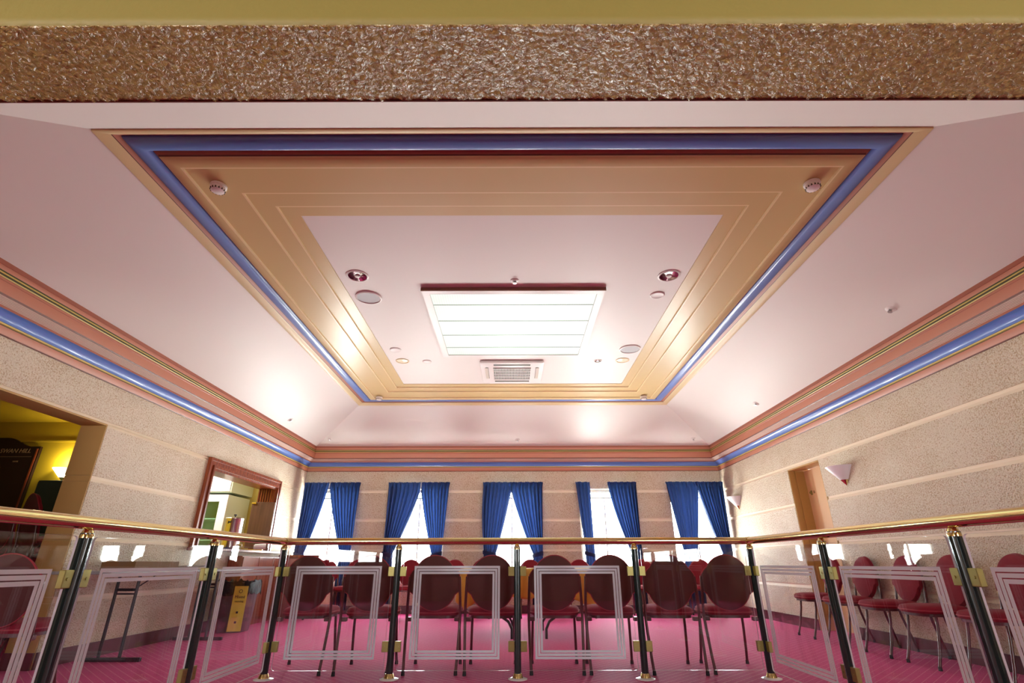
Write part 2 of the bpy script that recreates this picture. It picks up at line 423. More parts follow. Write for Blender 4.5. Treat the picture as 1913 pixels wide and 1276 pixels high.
# header beam between the foyer and the room, real displaced roughcast
def beam():
    bm = bmesh.new()
    x0, x1 = -4.25, 4.25
    dense = 2.5; xs = [x0]
    while xs[-1] < x1:
        xs.append(xs[-1] + (.0085 if abs(xs[-1]) < dense else .08))
    xs[-1] = x1
    prof = []
    for i in range(5): prof.append((BEAM_Y, 2.60-.166*i/4))          # foyer face
    n = 34
    for i in range(1, n): prof.append((BEAM_Y+(YN-BEAM_Y)*i/n, BEAM_Z))
    for i in range(5): prof.append((YN, BEAM_Z+.09*i))
    rows = []
    for x in xs:
        row = []
        for k, (y, z) in enumerate(prof):
            p = Vector((x, y, z))
            h = noise.noise(p*55)*.5 + noise.noise(p*110+Vector((3, 1, 7)))*.3 + noise.noise(p*24)*.3
            h = max(h, -.12)
            if 4 <= k <= 4+n-1 or k == 4+n: z -= .0075*h + .002
            if k >= 4+n-1: y += .010*h
            if k < 4: y -= .0006*h
            elif k == 4: y -= .004*h
            row.append(bm.verts.new((x, y, z)))
        rows.append(row)
    for a, b in zip(rows, rows[1:]):
        for k in range(len(prof)-1):
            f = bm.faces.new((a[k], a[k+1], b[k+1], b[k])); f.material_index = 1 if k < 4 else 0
            f.smooth = True
    for x in (0, -1):
        f = bm.faces.new(rows[x]); f.material_index = 0
    bmesh.ops.recalc_face_normals(bm, faces=bm.faces[:])
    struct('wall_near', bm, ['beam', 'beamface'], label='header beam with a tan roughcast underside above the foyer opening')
beam()
bm = B(-5, 5, 1.118, 1.142, 2.583, 2.62); struct('trim_3', bm, 'darktrim', label='thin dark trim where beam meets foyer ceiling')
# piers under the ends of the beam
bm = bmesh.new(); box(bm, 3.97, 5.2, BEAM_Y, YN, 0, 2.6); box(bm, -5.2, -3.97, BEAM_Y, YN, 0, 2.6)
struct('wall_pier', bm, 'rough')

# ceiling: four slopes and the flat middle
bm = bmesh.new()
ox, oyn, oyf = XW+.03, YN, YB+.03
zo = ZT - .15
def quad(bm, P, mi=0):
    f = bm.faces.new([bm.verts.new(p) for p in P]); f.material_index = mi; return f
cx, cyn, cyf = XW-PC+.01, YN+PC-.01, YB-PC+.01
quad(bm, [(-cx, cyn, ZT-.004), (cx, cyn, ZT-.004), (RX, RN, ZR), (-RX, RN, ZR)])
quad(bm, [(-cx, cyf, ZT-.004), (-RX, RF, ZR), (RX, RF, ZR), (cx, cyf, ZT-.004)])
quad(bm, [(-cx, cyn, ZT-.004), (-RX, RN, ZR), (-RX, RF, ZR), (-cx, cyf, ZT-.004)])
quad(bm, [(cx, cyn, ZT-.004), (cx, cyf, ZT-.004), (RX, RF, ZR), (RX, RN, ZR)])
mm = .985; ZP = 3.459
quad(bm, [(-RX+mm, RN+mm, ZP), (RX-mm, RN+mm, ZP), (RX-mm, RF-mm, ZP), (-RX+mm, RF-mm, ZP)])
# roof void cover so that no daylight leaks in
for q in ([(-4.3, 1.1, 3.7), (4.3, 1.1, 3.7), (4.3, 10.4, 3.7), (-4.3, 10.4, 3.7)],
          [(-4.3, 1.1, 2.6), (4.3, 1.1, 2.6), (4.3, 1.1, 3.7), (-4.3, 1.1, 3.7)],
          [(-4.3, 10.4, 2.6), (4.3, 10.4, 2.6), (4.3, 10.4, 3.7), (-4.3, 10.4, 3.7)],
          [(-4.3, 1.1, 2.6), (-4.3, 10.4, 2.6), (-4.3, 10.4, 3.7), (-4.3, 1.1, 3.7)],
          [(4.3, 1.1, 2.6), (4.3, 10.4, 2.6), (4.3, 10.4, 3.7), (4.3, 1.1, 3.7)]): quad(bm, q)
struct('ceiling', bm, 'ceiling', label='white hipped ceiling with a flat middle')

# cornice ring
seg = []   # (d, z, material of the piece that starts here)
CM = ['pink', 'gold_line', 'green_line', 'blue', 'pink_dark', 'ribwhite', 'rib_dark', 'maroon_line', 'cream2']
ci = {n: i for i, n in enumerate(CM)}
pr = [(0, 2.43, 'maroon_line'), (.006, 2.43, 'maroon_line'), (.012, 2.438, 'pink'), (.012, 2.500, 'green_line'), (.013, 2.505, 'gold_line'),
      (.024, 2.508, 'gold_line'), (.026, 2.519, 'green_line'), (.020, 2.524, 'blue')]
for i in range(1, 9):       # concave cove
    a = i/8*PI/2
    pr.append((.020+.066*(1-math.cos(a)), 2.524+.070*math.sin(a), 'blue'))
pr[-1] = (.086, 2.594, 'pink_dark')
pr += [(.088, 2.612, 'ribwhite')]
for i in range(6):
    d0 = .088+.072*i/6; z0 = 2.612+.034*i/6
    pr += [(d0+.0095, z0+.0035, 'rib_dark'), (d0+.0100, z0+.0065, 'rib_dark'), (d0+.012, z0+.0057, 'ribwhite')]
pr += [(.161, 2.647, 'maroon_line'), (.166, 2.660, 'pink'), (.166, 2.745, 'pink_dark'), (.170, 2.750, 'pink'), (.170, 2.766, 'maroon_line'), (.168, 2.769, 'gold_line'),
       (.172, 2.777, 'green_line'), (.169, 2.781, 'green_line'), (.170, 2.793, 'gold_line'), (.173, 2.796, 'gold_line'), (.173, 2.803, 'green_line'), (.170, 2.806, 'green_line'), (.170, 2.816, 'pink'),
       (.172, 2.820, 'pink'), (.172, 2.851, 'pink_dark'), (.178, 2.853, 'pink_dark'), (PC, ZT, 'cream2'), (PC-.004, ZT+.004, 'cream2')]
bm = bmesh.new()
sweep_ring(bm, [(d, z) for d, z, _ in pr], -XW, XW, YN, YB, [ci[m] for _, _, m in pr])
bmesh.ops.recalc_face_normals(bm, faces=bm.faces[:])
struct('trim_4', bm, CM, smooth=True, label='salmon, blue and ribbed white cornice round the top of the walls')

# tray moulding
M['lit_line'] = pm('step_edge_highlight', (.84, .70, .42), .35)  # highlight along each tray step, painted as a paler cream line
TM = ['lit_line', 'cream2', 'pink', 'blue', 'maroon_line', 'cream', 'pink_dark', 'ceiling']
ti = {n: i for i, n in enumerate(TM)}
tp = [(0, .004, 'cream2'), (.002, -.012, 'cream2'), (.012, -.012, 'cream2'), (.07, .026, 'maroon_line'), (.074, .030, 'pink'), (.105, .052, 'maroon_line'), (.107, .054, 'blue')]
for i in range(1, 13):      # half round bulging down
    a = PI - i/12*PI*.97
    tp.append((.171+.063*math.cos(a), .050-.036*math.sin(a), 'blue'))
tp[-1] = (.235, .046, 'maroon_line')
tp += [(.239, .044, 'pink_dark'), (.262, .030, 'maroon_line'), (.267, .018, 'cream'), (.286, .006, 'cream')]
for m0, z0 in ((.372, .014), (.666, .014), (.846, .014)): pass
zc = .006
for m0 in (.374, .668, .848):
    tp += [(m0-.012, zc, 'lit_line'), (m0, zc, 'lit_line'), (m0+.002, zc+.016, 'cream')]
    zc += .016
tp += [(.984, zc, 'ribwhite' if False else 'cream2'), (.984, .062, 'ceiling'), (.992, .062, 'ceiling')]
bm = bmesh.new()
sweep_ring(bm, [(d, ZR+z) for d, z, _ in tp], -RX, RX, RN, RF, [ti[m] for _, _, m in tp])
bmesh.ops.recalc_face_normals(bm, faces=bm.faces[:])
struct('trim_5', bm, TM, smooth=True, label='stepped cream tray with a blue roll moulding round the flat ceiling')

# ------------------------------------------------------------------ rooms behind the left wall
bm = bmesh.new()
box(bm, -9.2, -4.218, 7.0, 7.15, 0, 2.75)            # olive wall with the honour board
box(bm, -9.3, -9.15, -4.6, 10.5, 0, 2.75)
box(bm, -9.2, -5.2, .9, 1.0, 0, 2.75)
struct('wall_far_left', bm, 'yellowwall', label='olive yellow wall of the side room')
bm = bmesh.new(); box(bm, -9.2, -4.25, .95, 7.05, 2.62, 2.8); box(bm, -9.2, -4.25, 6.98, 6.999, 2.34, 2.36); struct('ceiling_side_room', bm, 'yellowwall')
bm = bmesh.new()
box(bm, -7.2, -4.218, 9.6, 9.7, 0, 2.75); box(bm, -7.3, -7.2, 7.15, 9.7, 0, 2.75); box(bm, -7.3, -4.218, 7.1, 9.7, 2.6, 2.7)
kw = pm('kitchen_yellow_wall', (.62, .52, .16), .6); struct('wall_kitchen', bm, kw, label='pale olive wall of the servery kitchen')

# unseen foyer behind the camera; its windows are added for fill and reflections
bm = bmesh.new()
FW = [(-4.5, -3.1), (3.1, 4.5)]
ub = [-5.2]+[v for p in FW for v in p]+[5.2]
for i in range(len(ub)-1):
    if i % 2 == 0: box(bm, ub[i], ub[i+1], -4.4, -4.2, 0, 2.6)
    else: box(bm, ub[i], ub[i+1], -4.4, -4.2, 0, .8); box(bm, ub[i], ub[i+1], -4.4, -4.2, 2.2, 2.6)
box(bm, 5.0, 5.2, -4.2, BEAM_Y, 0, 2.6); box(bm, -5.2, -5.0, -4.2, BEAM_Y, 0, 2.6)
struct('wall_foyer', bm, 'foyerwall')
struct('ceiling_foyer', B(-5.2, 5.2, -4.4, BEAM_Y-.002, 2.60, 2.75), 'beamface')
for k, (a, b) in enumerate(FW):
    bm = bmesh.new()
    for x in (a, (a+b)/2-.02, b-.04): box(bm, x, x+.04, -4.34, -4.28, .8, 2.2)
    for z in (.8, 2.16): box(bm, a+.04, b-.04, -4.34, -4.28, z, z+.04)
    struct('window_%d' % (6+k), bm, 'window_frame')

# ------------------------------------------------------------------ windows in the back wall
for k, (a, b) in enumerate(WIN):
    w = thing('window_%d' % (k+1), ['white framed window behind the leftmost blue curtains', 'white framed window second from the left wall',
              'white framed middle window of the five', 'white framed window with the widest gap between its curtains', 'white framed window nearest the right wall'][k], 'window', (0, YB+.16, 0))
    w['kind'] = 'structure'
    bm = bmesh.new()
    box(bm, a, a+.05, 0, .06, WZ0, WZ1); box(bm, b-.05, b, 0, .06, WZ0, WZ1)
    box(bm, a+.05, b-.05, 0, .06, WZ0, WZ0+.06); box(bm, a+.05, b-.05, 0, .06, WZ1-.05, WZ1)
    box(bm, a+.05, b-.05, 0, .05, 1.935, 1.965)
    m = (a+b)/2; box(bm, m-.012, m+.012, .005, .05, WZ0+.06, 1.935)
    link('window_frame', bm, 'window_frame', w)
    link('window_pane', B(a+.05, b-.05, .028, .034, WZ0+.06, 1.935), 'winglass', w)
    bm = bmesh.new(); box(bm, a+.05, m-.01, .028, .034, 1.965, WZ1-.05); link('vent_pane', bm, 'greenglass', w)
    bm = bmesh.new(); box(bm, m+.01, b-.05, .028, .034, 1.965, WZ1-.05); link('vent_pane', bm, 'greenglass', w)
    link('window_sill', B(a-.03, b+.03, -.175, 0., WZ0-.03, WZ0), 'window_frame', w)


# ------------------------------------------------------------------ curtains
def smoothstep(t): t = max(0, min(1, t)); return t*t*(3-2*t)
def curtain(label, to, ti_, mo, mi_, ztie=.93, pleats=9, seed=1, bow=0., meet=0., ybase=9.955):
    """to/ti_: outer/inner x at the heading; mo/mi_: outer/inner x at the tieback"""
    rnd = random.Random(seed); ztop = 2.205
    t = thing('curtain', label, 'curtain', ((to+ti_)/2, ybase, 0), 0, 'blue curtains at the windows')
    cx0 = (to+ti_)/2
    nu, nv = 96, 46; bm = bmesh.new(); rows = []
    ph = [rnd.uniform(-.5, .5) for _ in range(pleats*2+3)]
    zb = .06
    for j in range(nv+1):
        v = j/nv; z = ztop + (zb-ztop)*v
        s = (ztop-z)/(ztop-ztie)
        if s <= 1:
            k = s**1.25; sm = max(0, s-meet)/(1-meet)
            xo = to+(mo-to)*s; xi = ti_+(mi_-ti_)*(k*.72+.28*s*s if not meet else .75*sm+.25*sm*sm)
            if s < .06: xo += (to-ti_)*.02*(1-s/.06)
            amp = .036*(1-.45*s)
        else:
            q = smoothstep((s-1)/.25)
            wd = (mi_-mo); xo = mo-wd*.10*q; xi = mi_+wd*.14*q; amp = .018+.010*q
        if abs(s-1) < .05: amp *= .6
        row = []
        for i in range(nu+1):
            u = i/nu
            a = 2*PI*pleats*u + ph[int(u*pleats)]*.6 + .8*math.sin(3*s+seed)*u
            yy = math.sin(a)*amp + math.sin(a*2.3+seed)*amp*.25
            if s < .05: yy = math.sin(a*1.6)*.012
            x = xo+(xi-xo)*u + math.cos(a)*amp*.35
            x += bow*math.sin(PI*min(s, 1))*(1-u)
            zz = z + (.010*abs(math.sin(a*.8)) if j == 0 else 0)
            row.append(bm.verts.new((x-cx0, yy*1.2 - .012*(1-u)*(s < 1), zz)))
        rows.append(row)
    for a, b in zip(rows, rows[1:]):
        for i in range(nu): bm.faces.new((a[i], a[i+1], b[i+1], b[i])).smooth = True
    r = bmesh.ops.solidify(bm, geom=bm.faces[:], thickness=.003)
    link('curtain_panel', bm, 'curtain', t)
    # tieback band wrapped round the gathered cloth and hooked to the wall
    bm = bmesh.new(); cxm = (mo+mi_)/2-cx0; hw = abs(mi_-mo)/2+.014; out = 1 if mo > mi_ else -1
    n = 36; R = []
    for i in range(n):
        a = 2*PI*i/n; x = cxm+hw*math.cos(a); y = -.0+.050*math.sin(a)
        dz = (x-cxm)/hw*out*.025
        R.append([bm.verts.new((x, y, ztie+dz-.032)), bm.verts.new((x, y, ztie+dz+.032))])
    for i in range(n): bm.faces.new((R[i][0], R[(i+1) % n][0], R[(i+1) % n][1], R[i][1])).smooth = True
    bmesh.ops.solidify(bm, geom=bm.faces[:], thickness=.004)
    link('tieback', bm, 'tie', t)
    bm = bmesh.new()
    tube(bm, [(to-cx0, .055, ztop-.02), (ti_-cx0, .055, ztop-.02)], .009, 8)
    link('curtain_rod', bm, 'window_frame', t)
    return t
CURT = [
 ('blue curtain gathered tight into the left corner, its hem behind the sideboard', -3.93, -3.47, -3.93, -3.76),
 ('blue curtain right of the leftmost window, swept down to the right', -2.885, -3.45, -2.92, -3.11),
 ('blue curtain on the left half of the second window from the left', -2.345, -1.75, -2.34, -2.17),
 ('blue curtain on the right half of the second window from the left', -1.205, -1.73, -1.29, -1.47),
 ('blue curtain on the left of the middle window, bulging over its outer edge', -.565, -.03, -.53, -.31),
 ('blue curtain on the right half of the middle window', .545, -.05, .53, .36),
 ('narrowest blue curtain, a slim strip drawn fully aside at the fourth window', 1.172, 1.44, 1.30, 1.47),
 ('blue curtain on the right of the widest gap, swept diagonally to the right', 2.305, 1.775, 2.31, 2.13),
 ('blue curtain on the left of the window nearest the right wall, leaning inward', 2.875, 3.47, 3.07, 3.31),
 ('blue curtain hanging in the right corner beside the small wall light', 3.935, 3.44, 3.93, 3.76),
]
for k, c in enumerate(CURT):
    curtain(c[0], *c[1:], ztie=.945 if k != 4 else .96, pleats=(4 if k == 6 else 8), seed=k+3, bow=(-.03 if k == 4 else 0), meet={1: .05, 2: .13, 3: .15, 4: .09, 5: .11, 8: .05, 9: .05}.get(k, 0))

# ------------------------------------------------------------------ ceiling fittings
SK = thing('ceiling_light', 'large square luminous ceiling panel of five ribbed greenish strips in a white frame', 'ceiling light', (.011, 5.665, ZP))
bm = bmesh.new(); W2, L2 = .965, .937; fz = -.035
for a in ((-W2, -W2+.075, -L2, L2), (W2-.075, W2, -L2, L2), (-W2+.075, W2-.075, -L2, -L2+.075), (-W2+.075, W2-.075, L2-.05, L2)):
    box(bm, *a, fz, -.001, 0)
link('frame', bm, 'white', SK)
bm = bmesh.new()
box(bm, -W2-.008, W2+.008, -L2-.012, -L2, fz-.004, -.001)
link('frame_edge', bm, pm('shaded_edge_strip', (.26, .15, .10), .5), SK)  # shade on the frame's near face painted as a brown strip
yy = [4.81, 5.07, 5.48, 5.89, 6.29, 6.555]
for i in range(5):
    a, b = yy[i]-5.665+.004, yy[i+1]-5.665-.004
    link('diffuser_strip', B(-W2+.077, W2-.077, a, b, -.022, -.012), 'diffuser', SK)
bm = bmesh.new()
for y in yy[1:-1]: box(bm, -W2+.077, W2-.077, y-5.665-.004, y-5.665+.004, -.026, -.010)
link('cross_bar', bm, pm('grey_green_bar', (.30, .36, .28), .5), SK)

AC = thing('air_conditioner', 'white square ceiling cassette air conditioner behind the luminous panel', 'air conditioner', (-.008, 7.262, ZP))
bm = bmesh.new(); box(bm, -.46, .46, -.44, .44, -.04, -.001, 0, .018); link('panel', bm, 'white', AC, True)
bm = bmesh.new(); box(bm, -.275, .275, -.235, .255, -.046, -.041); link('grille_recess', bm, 'grille_dark', AC)
bm = bmesh.new()
for i in range(26): x = -.27+.54*i/25; box(bm, x-.003, x+.003, -.235, .255, -.052, -.046)
for j in range(5): y = -.23+.48*j/4; box(bm, -.275, .275, y-.005, y+.005, -.0525, -.046)
link('intake_grille', bm, 'white', AC)
for (a, b, c, d) in ((-.265, .265, -.375, -.325), (-.265, .265, .33, .38)):
    link('air_vent', B(a, b, c, d, -.043, -.040), 'grille_dark', AC)
for s in (-1, 1):
    link('air_vent', B(min(s*.345, s*.385), max(s*.345, s*.385), -.25, .22, -.043, -.040), 'grille_dark', AC)
    link('vent_flap', B(min(s*.35, s*.395), max(s*.35, s*.395), -.245, .215, -.047, -.0435), pm('beige_flap', (.62, .56, .48), .4), AC)

def disc(name, label, cat, x, y, z, kind, group=None):
    t = thing(name, label, cat, (x, y, z), 0, group)
    bm = bmesh.new()
    if kind == 'chrome':
        lathe(bm, [(.112, 0), (.112, -.006), (.098, -.009), (.09, -.002)], 32); link('trim_ring', bm, 'white', t, True)
        bm = bmesh.new()
        # deep ribbed reflector seen from below (built as a shallow dish under the ceiling face)
        n = 40
        for j in range(n):
            a, b = 2*PI*j/n, 2*PI*(j+1)/n; r0, r1 = .091, .03
            m_ = (a+b)/2
            q = [(r0*math.cos(a), r0*math.sin(a), -.004), (r0*math.cos(m_)*.985, r0*math.sin(m_)*.985, -.010), (r1*math.cos(m_), r1*math.sin(m_), -.0015), (r1*math.cos(a), r1*math.sin(a), -.0015)]
            quad(bm, q, 0)
            q = [(r0*math.cos(m_)*.985, r0*math.sin(m_)*.985, -.010), (r0*math.cos(b), r0*math.sin(b), -.004), (r1*math.cos(b), r1*math.sin(b), -.0015), (r1*math.cos(m_), r1*math.sin(m_), -.0015)]
            quad(bm, q, 1)
        link('reflector', bm, ['chrome', pm('dark_chrome', (.16, .10, .11), .2, 1.)], t)
        bm = bmesh.new(); lathe(bm, [(.03, -.002), (.024, -.012), (0, -.015)], 16); link('lamp', bm, 'white', t, True)
    elif kind == 'speaker':
        lathe(bm, [(.142, 0), (.142, -.012), (.128, -.016), (.122, -.008)], 40); link('trim_ring', bm, 'white', t, True)
        bm = bmesh.new(); lathe(bm, [(.122, -.009), (.06, -.007), (0, -.006)], 40); link('grille', bm, 'grey_mesh', t, True)
    elif kind == 'plate':
        r = .078; lathe(bm, [(r, 0), (r, -.006), (r-.012, -.012), (r-.02, -.009), (0, -.009)], 32); link('cover_plate', bm, 'white', t, True)
    elif kind == 'cream':
        r = .095; lathe(bm, [(r, 0), (r, -.006), (r-.014, -.010), (r-.02, -.005)], 32); link('trim_ring', bm, 'cream2', t, True)
        bm = bmesh.new(); lathe(bm, [(r-.02, -.005), (0, -.014)], 32); link('lens', bm, pm('warm_lens', (.85, .78, .55), .3), t, True)
    elif kind == 'small_chrome':
        lathe(bm, [(.062, 0), (.062, -.006), (.05, -.008), (.045, -.002)], 24); link('trim_ring', bm, 'white', t, True)
        bm = bmesh.new(); lathe(bm, [(.045, -.003), (.02, -.010), (0, -.011)], 12); link('lamp', bm, 'chrome', t, False)
    elif kind == 'sprinkler':
        lathe(bm, [(.045, 0), (.045, -.004), (.03, -.010), (.015, -.012)], 20); link('escutcheon', bm, 'white', t, True)
        bm = bmesh.new(); lathe(bm, [(.009, -.01), (.007, -.03), (.02, -.032), (.02, -.035), (0, -.036)], 14); link('deflector', bm, pm('sprinkler_metal', (.45, .42, .42), .35, .8), t, True)
    elif kind == 'smoke':
        lathe(bm, [(.058, 0), (.058, -.016), (.050, -.020)], 28); link('base', bm, 'white', t, True)
        bm = bmesh.new(); lathe(bm, [(.052, -.020), (.054, -.034), (.046, -.050), (.028, -.056), (.0, -.058)], 28); link('sensor_head', bm, 'white', t, True)
        bm = bmesh.new()
        for j in range(14):
            a = 2*PI*j/14
            box(bm, .0485*math.cos(a)-.004, .0485*math.cos(a)+.004, .0485*math.sin(a)-.004, .0485*math.sin(a)+.004, -.049, -.036)
        link('vent_slots', bm, 'grille_dark', t)
    return t
disc('downlight', 'chrome ribbed downlight left of the luminous panel, near the grey speaker', 'downlight', -1.558, 4.475, ZP, 'chrome', 'chrome downlights')
disc('downlight', 'chrome ribbed downlight right of the luminous panel, ahead of a small white disc', 'downlight', 1.578, 4.484, ZP, 'chrome', 'chrome downlights')
disc('ceiling_speaker', 'large round grey ceiling speaker left of the luminous panel', 'speaker', -1.562, 4.927, ZP, 'speaker', 'ceiling speakers')
disc('ceiling_speaker', 'round grey ceiling speaker on the far right of the flat ceiling', 'speaker', 1.588, 6.41, ZP, 'speaker', 'ceiling speakers')
disc('cover_plate', 'round white blank plate just behind the right chrome downlight', 'cover plate', 1.564, 4.888, ZP, 'plate', 'white ceiling plates')
disc('cover_plate', 'round white blank plate ahead of the left cream downlight', 'cover plate', -1.583, 6.416, ZP, 'plate', 'white ceiling plates')
disc('cover_plate', 'smallest round white plate, between left cream downlight and air conditioner', 'cover plate', -1.224, 6.858, ZP, 'plate', 'white ceiling plates').scale = (.82, .82, 1)
disc('downlight', 'cream ringed downlight on the far left of the flat ceiling', 'downlight', -1.572, 6.835, ZP, 'cream', 'cream downlights')
disc('downlight', 'cream ringed downlight on the far right beside the small chrome spotlight', 'downlight', 1.569, 6.828, ZP, 'cream', 'cream downlights')
disc('spotlight', 'small recessed chrome spotlight right of the air conditioner', 'spotlight', 1.22, 6.848, ZP, 'small_chrome')
disc('sprinkler', 'small white sprinkler on the flat ceiling just ahead of the luminous panel', 'sprinkler', .025, 4.575, ZP, 'sprinkler', 'ceiling sprinklers')
zs = ZR+.018
disc('smoke_detector', 'white smoke detector on the near left corner of the cream tray', 'smoke detector', -2.21, 3.08, zs, 'smoke', 'smoke detectors')
disc('smoke_detector', 'white smoke detector on the near right corner of the cream tray', 'smoke detector', 2.25, 3.07, zs, 'smoke', 'smoke detectors')
disc('smoke_detector', 'white smoke detector on the far left corner of the cream tray', 'smoke detector', -2.273, 8.40, zs-.01, 'smoke', 'smoke detectors')
disc('smoke_detector', 'white smoke detector on the far right corner of the cream tray', 'smoke detector', 2.231, 8.40, zs-.01, 'smoke', 'smoke detectors')
sl = math.atan2(ZR-ZT, XW-PC-RX); slb = math.atan2(ZR-ZT, YB-PC-RF)
for x, y, z, rot, lab in (
        (3.568, 4.329, 2.996, (0, sl, 0), 'white sprinkler on the right ceiling slope, the nearer of the two there'),
        (3.614, 7.367, 2.974, (0, sl, 0), 'white sprinkler on the right ceiling slope, the farther of the two there'),
        (-3.637, 8.203, 2.963, (0, -sl, 0), 'white sprinkler on the left ceiling slope near the far corner'),
        (-3.481, 9.70, 2.985, (-slb, 0, 0), 'white sprinkler above the cornice at the left end of the window wall'),
        (.093, 9.74, 2.965, (-slb, 0, 0), 'white sprinkler above the cornice over the middle window'),
        (3.439, 9.72, 2.975, (-slb, 0, 0), 'white sprinkler above the cornice at the right end of the window wall')):
    s = disc('sprinkler', lab, 'sprinkler', x, y, z, 'sprinkler', 'ceiling sprinklers')
    s.rotation_euler = rot

# ------------------------------------------------------------------ wall lights
def sconce(label, x, y, z, rz, lit=False, s=1.):
    """half cone opening upward; local +X points away from the wall"""
    t = thing('wall_light', label, 'wall light', (x, y, z), rz, None if lit else 'cone wall lights')
    bm = bmesh.new(); R, Hc = .185*s, .155*s
    lathe(bm, [(R, Hc), (R*.985, Hc-.004), (.055*s, 0), (.05*s, .003), (R*.96, Hc)], 24, arc=PI, a0=-PI/2)
    link('cone_shade', bm, 'litglass' if lit else 'coneglass', t, True)
    bm = bmesh.new(); lathe(bm, [(.056*s, 0), (.0, -.065*s)], 20, arc=PI, a0=-PI/2)
    box(bm, -.004, .012, -.02*s, .02*s, -.02, .1*s); link('brass_tip', bm, 'brass', t, True)
    return t
sconce('white half-cone wall light with brass tip beside the peach door', XW-.005, 6.27, 1.705, PI)
sconce('white half-cone wall light near the window corner of the right wall', XW-.005, 9.42, 1.72, PI, s=.98)
sconce('glowing half-cone wall light on the olive wall of the side room', -6.0, 6.985, 1.86, -PI/2, lit=True, s=.75)

# ------------------------------------------------------------------ chairs
def chair_proto():
    t = thing('banquet_chair', '', 'chair', (0, 0, 0))
    # backrest: oval with shoulder tabs; local front is +Y
    a, b = .188, .213; half = []
    for i in range(0, 13): th = math.radians(90-i*4.7); half.append((a*math.cos(th), b*math.sin(th)))
    half += [(.180, .098), (.194, .080), (.206, .062), (.210, .045), (.210, .0), (.209, -.055), (.203, -.066), (.190, -.074)]
    for i in range(0, 15): th = math.radians(-25-i*65/14); half.append((a*1.0*math.cos(th), b*math.sin(th)))
    half = [p for p in half if p[0] > 1e-6] ; half = [(0, b)] + half[0:] + [(0, -b)]
    # drop near duplicates
    h2 = [half[0]]
    for p in half[1:]:
        if (p[0]-h2[-1][0])**2+(p[1]-h2[-1][1])**2 > 1.5e-5: h2.append(p)
    loop = h2 + [(-x, z) for x, z in reversed(h2[1:-1])]
    tilt = Matrix.Translation((0, -.228, .652)) @ Matrix.Rotation(math.radians(9), 4, 'X')
    bm = bmesh.new()
    loft(bm, loop, [(0, -.020), (.6, -.018), (.95, -.014), (1., -.006), (1., .010), (.96, .026), (.8, .036), (.45, .042), (0, .044)])
    for f in bm.faces:
        if f.calc_center_median().y < .0: f.material_index = 1
    bm.transform(tilt); bk = link('backrest', bm, ['chair_fabric', 'back_reflected'], t, True)
    bm = bmesh.new(); pts = [Vector((x*1.003, -.004, z*1.003)) for x, z in loop]
    tube(bm, pts+[pts[0]], .0045, 6, cap=False); bm.transform(tilt); link('piping', bm, 'piping', bk, True)
    # seat
    out = []
    for i in range(40):
        th = 2*PI*i/40; c, s = math.cos(th), math.sin(th); e = .52
        x = .212*math.copysign(abs(c)**e, c); y = .215*math.copysign(abs(s)**(.75 if s > 0 else .5), s)
        x *= (1.04 if y > 0 else .96)
        out.append((x, y+.02))
    bm = bmesh.new(); loft(bm, out, [(0, .405), (.97, .405), (1., .412), (1.01, .428), (.99, .446), (.93, .458), (.7, .468), (.35, .472), (0, .473)], 'XY', (0, .02))
    st = link('seat', bm, 'chair_fabric', t, True)
    bm = bmesh.new(); pts = [Vector((x*1.012, (y-.02)*1.012+.02, .426)) for x, y in out]
    tube(bm, pts+[pts[0]], .0045, 6, cap=False); link('piping', bm, 'piping', st, True)
    bm = bmesh.new(); loft(bm, [(x*.93, (y-.02)*.93+.02) for x, y in out], [(0, .383), (1, .383), (1, .404), (0, .404)], 'XY', (0, .02))
    for s in (-1, 1): box(bm, min(s*.17, s*.222), max(s*.17, s*.222), -.20, -.15, .365, .395, 0, .006)
    link('seat_frame', bm, 'chair_metal', t)
    for s in (-1, 1):
        bm = bmesh.new()
        tube(bm, [(s*.208, -.238, .70), (s*.212, -.232, .62), (s*.218, -.212, .48), (s*.219, -.200, .40), (s*.216, -.212, .30), (s*.210, -.252, .12), (s*.205, -.278, .022)], .0112, 10)
        l = link('leg', bm, 'chair_metal', t, True)
        bm = bmesh.new(); lathe(bm, [(.0, .001), (.015, .001), (.013, .03), (.0, .03)], 12, c=(s*.205, -.279, 0)); link('rubber_foot', bm, 'rubber', l, True)
        bm = bmesh.new()
        tube(bm, [(s*.180, .13, .40), (s*.184, .145, .30), (s*.190, .190, .12), (s*.194, .225, .022)], .0112, 10)
        l = link('leg', bm, 'chair_metal', t, True)
        bm = bmesh.new(); lathe(bm, [(.0, .001), (.015, .001), (.013, .03), (.0, .03)], 12, c=(s*.194, .226, 0)); link('rubber_foot', bm, 'rubber', l, True)
    return t
PROTO = chair_proto(); first = [True]
def place_chair(label, x, y, rz, group, z=0.):
    c = PROTO if first[0] else copy_tree(PROTO)
    first[0] = False
    c.location = (x, y, z); c.rotation_euler = (0, 0, rz); c['label'] = label; c['group'] = group
    return c
near = [(-1.745, 'behind the leftmost post'), (-1.21, None), (-.665, None), (-.185, None), (.342, None), (.815, None), (1.30, None), (1.80, None)]
NL = ['claret oval-back chair, back to the glass, at the far left of the front row',
      'claret oval-back chair just left of the second front post, seen from behind',
      'claret oval-back chair just right of the second front post, seen from behind',
      'claret oval-back chair just left of the middle front post, seen from behind',
      'claret oval-back chair just right of the middle front post, seen from behind',
      'claret oval-back chair just left of the fourth front post, seen from behind',
      'claret oval-back chair just right of the fourth front post, seen from behind',
      'claret oval-back chair at the far right of the front row, by the right corner post']
rz = [.05, .03, 0, .0, -.02, -.04, -.03, -.09]
for k, (x, _) in enumerate(near): place_chair(NL[k], x+.01, 4.965+random.uniform(-.01, .015), rz[k], 'chairs in the row behind the front glass')
